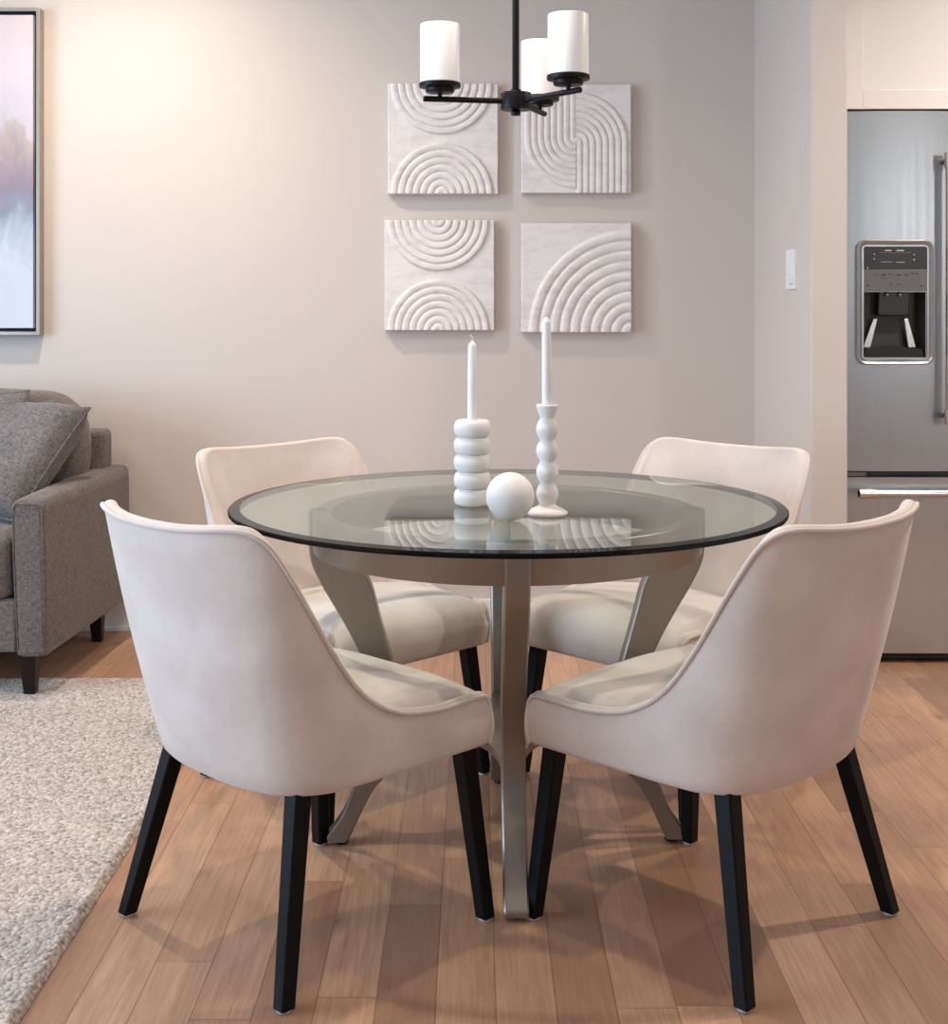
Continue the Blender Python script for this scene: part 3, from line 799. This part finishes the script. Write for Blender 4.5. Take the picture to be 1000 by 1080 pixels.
tube(bm, [(-aw + .020, .002, .16), (-aw + .012, .001, .30), (-aw + .006, .001, .45), (-aw + .004, .001, e_ - .015), (-aw + .01, -.001, e_ + .004), (-.026, -.001, e_ + .004), (-.013, .001, e_ - .015), (-.009, .001, .45), (-.002, .001, .16)], .0022, 6)
obj('arm_seam', bm, S, sf)
mod_bevel(obj('base_rail', B(-2.10, -aw + .012, .012, .83, .150, .310), S, sf, smooth=False), .012, 3)
bk = obj('back_frame', B(-2.18, -.028, .72, .845, .30, .748), S, sf, smooth=False); mod_bevel(bk, .022, 4)
soft_box('seat_cushion', -.815, -aw - .004, -.012, .66, .305, .505, .04, S, sf, .012, 10, .003, 1)
soft_box('seat_cushion', -1.52, -.82, -.012, .66, .305, .505, .04, S, sf, .012, 10, .003, 2)
c1 = soft_box('back_cushion', -.80, -.088, .50, .73, .50, .872, .07, S, sf, .035, 10, .012, 3)
c2 = soft_box('back_cushion', -1.52, -.81, .50, .73, .50, .872, .07, S, sf, .035, 10, .012, 9)
for x, y, zb in ((-.062, .055, .019), (-.058, .755, 0), (-2.14, .055, .019), (-2.14, .755, 0)):
    bm = bmesh.new(); rings = []
    for z, hw, ox, oy in ((zb, .0165, .0, 0), (.145, .027, -.004, 0)):
        rings.append([(x + ox + a*hw, y + oy + b*hw, z) for a, b in ((-1,-1),(1,-1),(1,1),(-1,1))])
    loft(bm, rings, True, True, True); mod_bevel(obj('leg', bm, M['espresso'], sf, smooth=False), .002, 2)

# throw pillows
def pillow(name, size, thick, loc, rot, label, seed):
    N = 28; t = thing(name, label, 'pillow', loc, 0, 'grey throw pillows on the sofa'); t.rotation_euler = rot
    bm = bmesh.new(); sides = []
    edge_pts = []
    def P(a, b, s):
        pinch = 1 - .05 * (1 - a*a) * abs(b)**2 ; pinch2 = 1 - .05 * (1 - b*b) * abs(a)**2
        x = a * size/2 * pinch2; z = b * size/2 * pinch
        f = ((1 - a**4) * (1 - b**4)); f = max(0, f) ** .55
        y = s * thick/2 * f
        wr = noise.noise(Vector((a*2.2 + seed, b*2.2, s))) * .018 * f + noise.noise(Vector((a*6 + seed, b*5, s*2))) * .006 * f
        return Vector((x, y + wr, z))
    for s in (-1, 1):
        g = [[bm.verts.new(P(-1 + 2*i/N, -1 + 2*j/N, s)) for j in range(N+1)] for i in range(N+1)]
        for i in range(N):
            for j in range(N):
                q = (g[i][j], g[i+1][j], g[i+1][j+1], g[i][j+1]); bm.faces.new(q if s < 0 else tuple(reversed(q)))
    bmesh.ops.remove_doubles(bm, verts=bm.verts, dist=1e-5)
    obj('pillow_cover', bm, M['pillow'], t)
    loop = [P(-1 + 2*i/N, -1, 0) for i in range(N)] + [P(1, -1 + 2*i/N, 0) for i in range(N)] + [P(1 - 2*i/N, 1, 0) for i in range(N)] + [P(-1, 1 - 2*i/N, 0) for i in range(N+1)]
    bm = bmesh.new(); tube(bm, loop, .0035, 6, False); obj('piping', bm, M['pillow'], t)
    return t
p1 = pillow('throw_pillow', .46, .20, (0, 0, 0), (0, 0, 0), 'large grey throw pillow leaning in the corner against the sofa arm', 3)
Wd = Vector((.84, -.46, .0)).normalized(); Uv = Vector((.239, .657, .716)).normalized(); Nv = Uv.cross(Wd).normalized(); Uv = Wd.cross(Nv).normalized()
mt = Matrix((Wd, Nv, Uv)).transposed().to_4x4(); mt.translation = Vector((-1.55, 4.395, .685)); p1.matrix_world = mt
pillow('throw_pillow', .44, .10, (-1.695, 4.435, .672), (R(-9), R(-4), R(3)), 'grey throw pillow partly hidden behind the larger one, cut off by the left frame edge', 8)

# ------------------------------------------------------------------ camera
cd = bpy.data.cameras.new('camera'); cam = bpy.data.objects.new('camera', cd); C.objects.link(cam)
cam.location = (0, 0, 1.19); cam.rotation_euler = (R(90), 0, 0)
cd.sensor_fit = 'HORIZONTAL'; cd.sensor_width = 36; cd.lens = 1407/1000*36; cd.shift_y = -.218; cd.clip_start = .05
bpy.context.scene.camera = cam

# ------------------------------------------------------------------ light
w = bpy.data.worlds.new('world'); bpy.context.scene.world = w; w.use_nodes = True
bg = w.node_tree.nodes['Background']; bg.inputs[0].default_value = (.62, .76, 1, 1); bg.inputs[1].default_value = .4
def area(name, loc, target, sx, sy, power, col):
    l = bpy.data.lights.new(name, 'AREA'); l.shape = 'RECTANGLE'; l.size = sx; l.size_y = sy; l.energy = power; l.color = col
    o = bpy.data.objects.new(name, l); C.objects.link(o); o.location = loc
    o.rotation_euler = (Vector(target) - Vector(loc)).to_track_quat('-Z', 'Y').to_euler(); return o
def spot(name, loc, target, power, col, ang=110, blend=.8, rad=.05):
    l = bpy.data.lights.new(name, 'SPOT'); l.energy = power; l.color = col; l.spot_size = R(ang); l.spot_blend = blend; l.shadow_soft_size = rad
    o = bpy.data.objects.new(name, l); C.objects.link(o); o.location = loc
    o.rotation_euler = (Vector(target) - Vector(loc)).to_track_quat('-Z', 'Y').to_euler(); return o
COOL = (.70, .83, 1.0); WARM = (1.0, .80, .62); NEUT = (1.0, .92, .84)
area('window_daylight', (-4.2, 1.4, 1.4), (0, 1.6, 1.1), 3.2, 2.0, 190, (.56, .76, 1.0))
area('glazing_daylight', (-.7, -2.8, 1.3), (-.2, 3, 1.0), 4.4, 2.1, 4, (.88, .93, 1.0))
area('fridge_highlight_fill', (3.45, -1.75, 1.75), (1.5, 1.2, 1.4), .45, 1.3, 20, (1, .98, .96))  # added light, makes the bright strip reflected by the refrigerator
spot('downlight_wall', (-1.25, 4.05, H-.02), (-1.25, 4.1, 0), 110, (1, .86, .73), 170, 1, .035)
spot('downlight_living', (-2.6, 3.2, H-.02), (-2.6, 3.2, 0), 45, WARM, 160, 1)
spot('downlight_dining', (-.2, 2.75, H-.02), (-.2, 2.8, 0), 95, (1, .87, .75), 160, 1)
spot('downlight_near', (-.3, .9, H-.02), (-.3, 1.0, 0), 22, (1, .87, .75), 150, 1)
spot('downlight_kitchen', (2.1, 3.35, H-.02), (2.1, 3.35, 0), 175, (1, .91, .82), 170, 1)
spot('downlight_kitchen_near', (2.0, 1.5, H-.02), (2.0, 1.5, 0), 14, WARM, 160, 1)

vs = bpy.context.scene.view_settings
vs.view_transform = 'Standard'; vs.look = 'None'; vs.gamma = 1; vs.use_curve_mapping = False; vs.exposure = 0.0
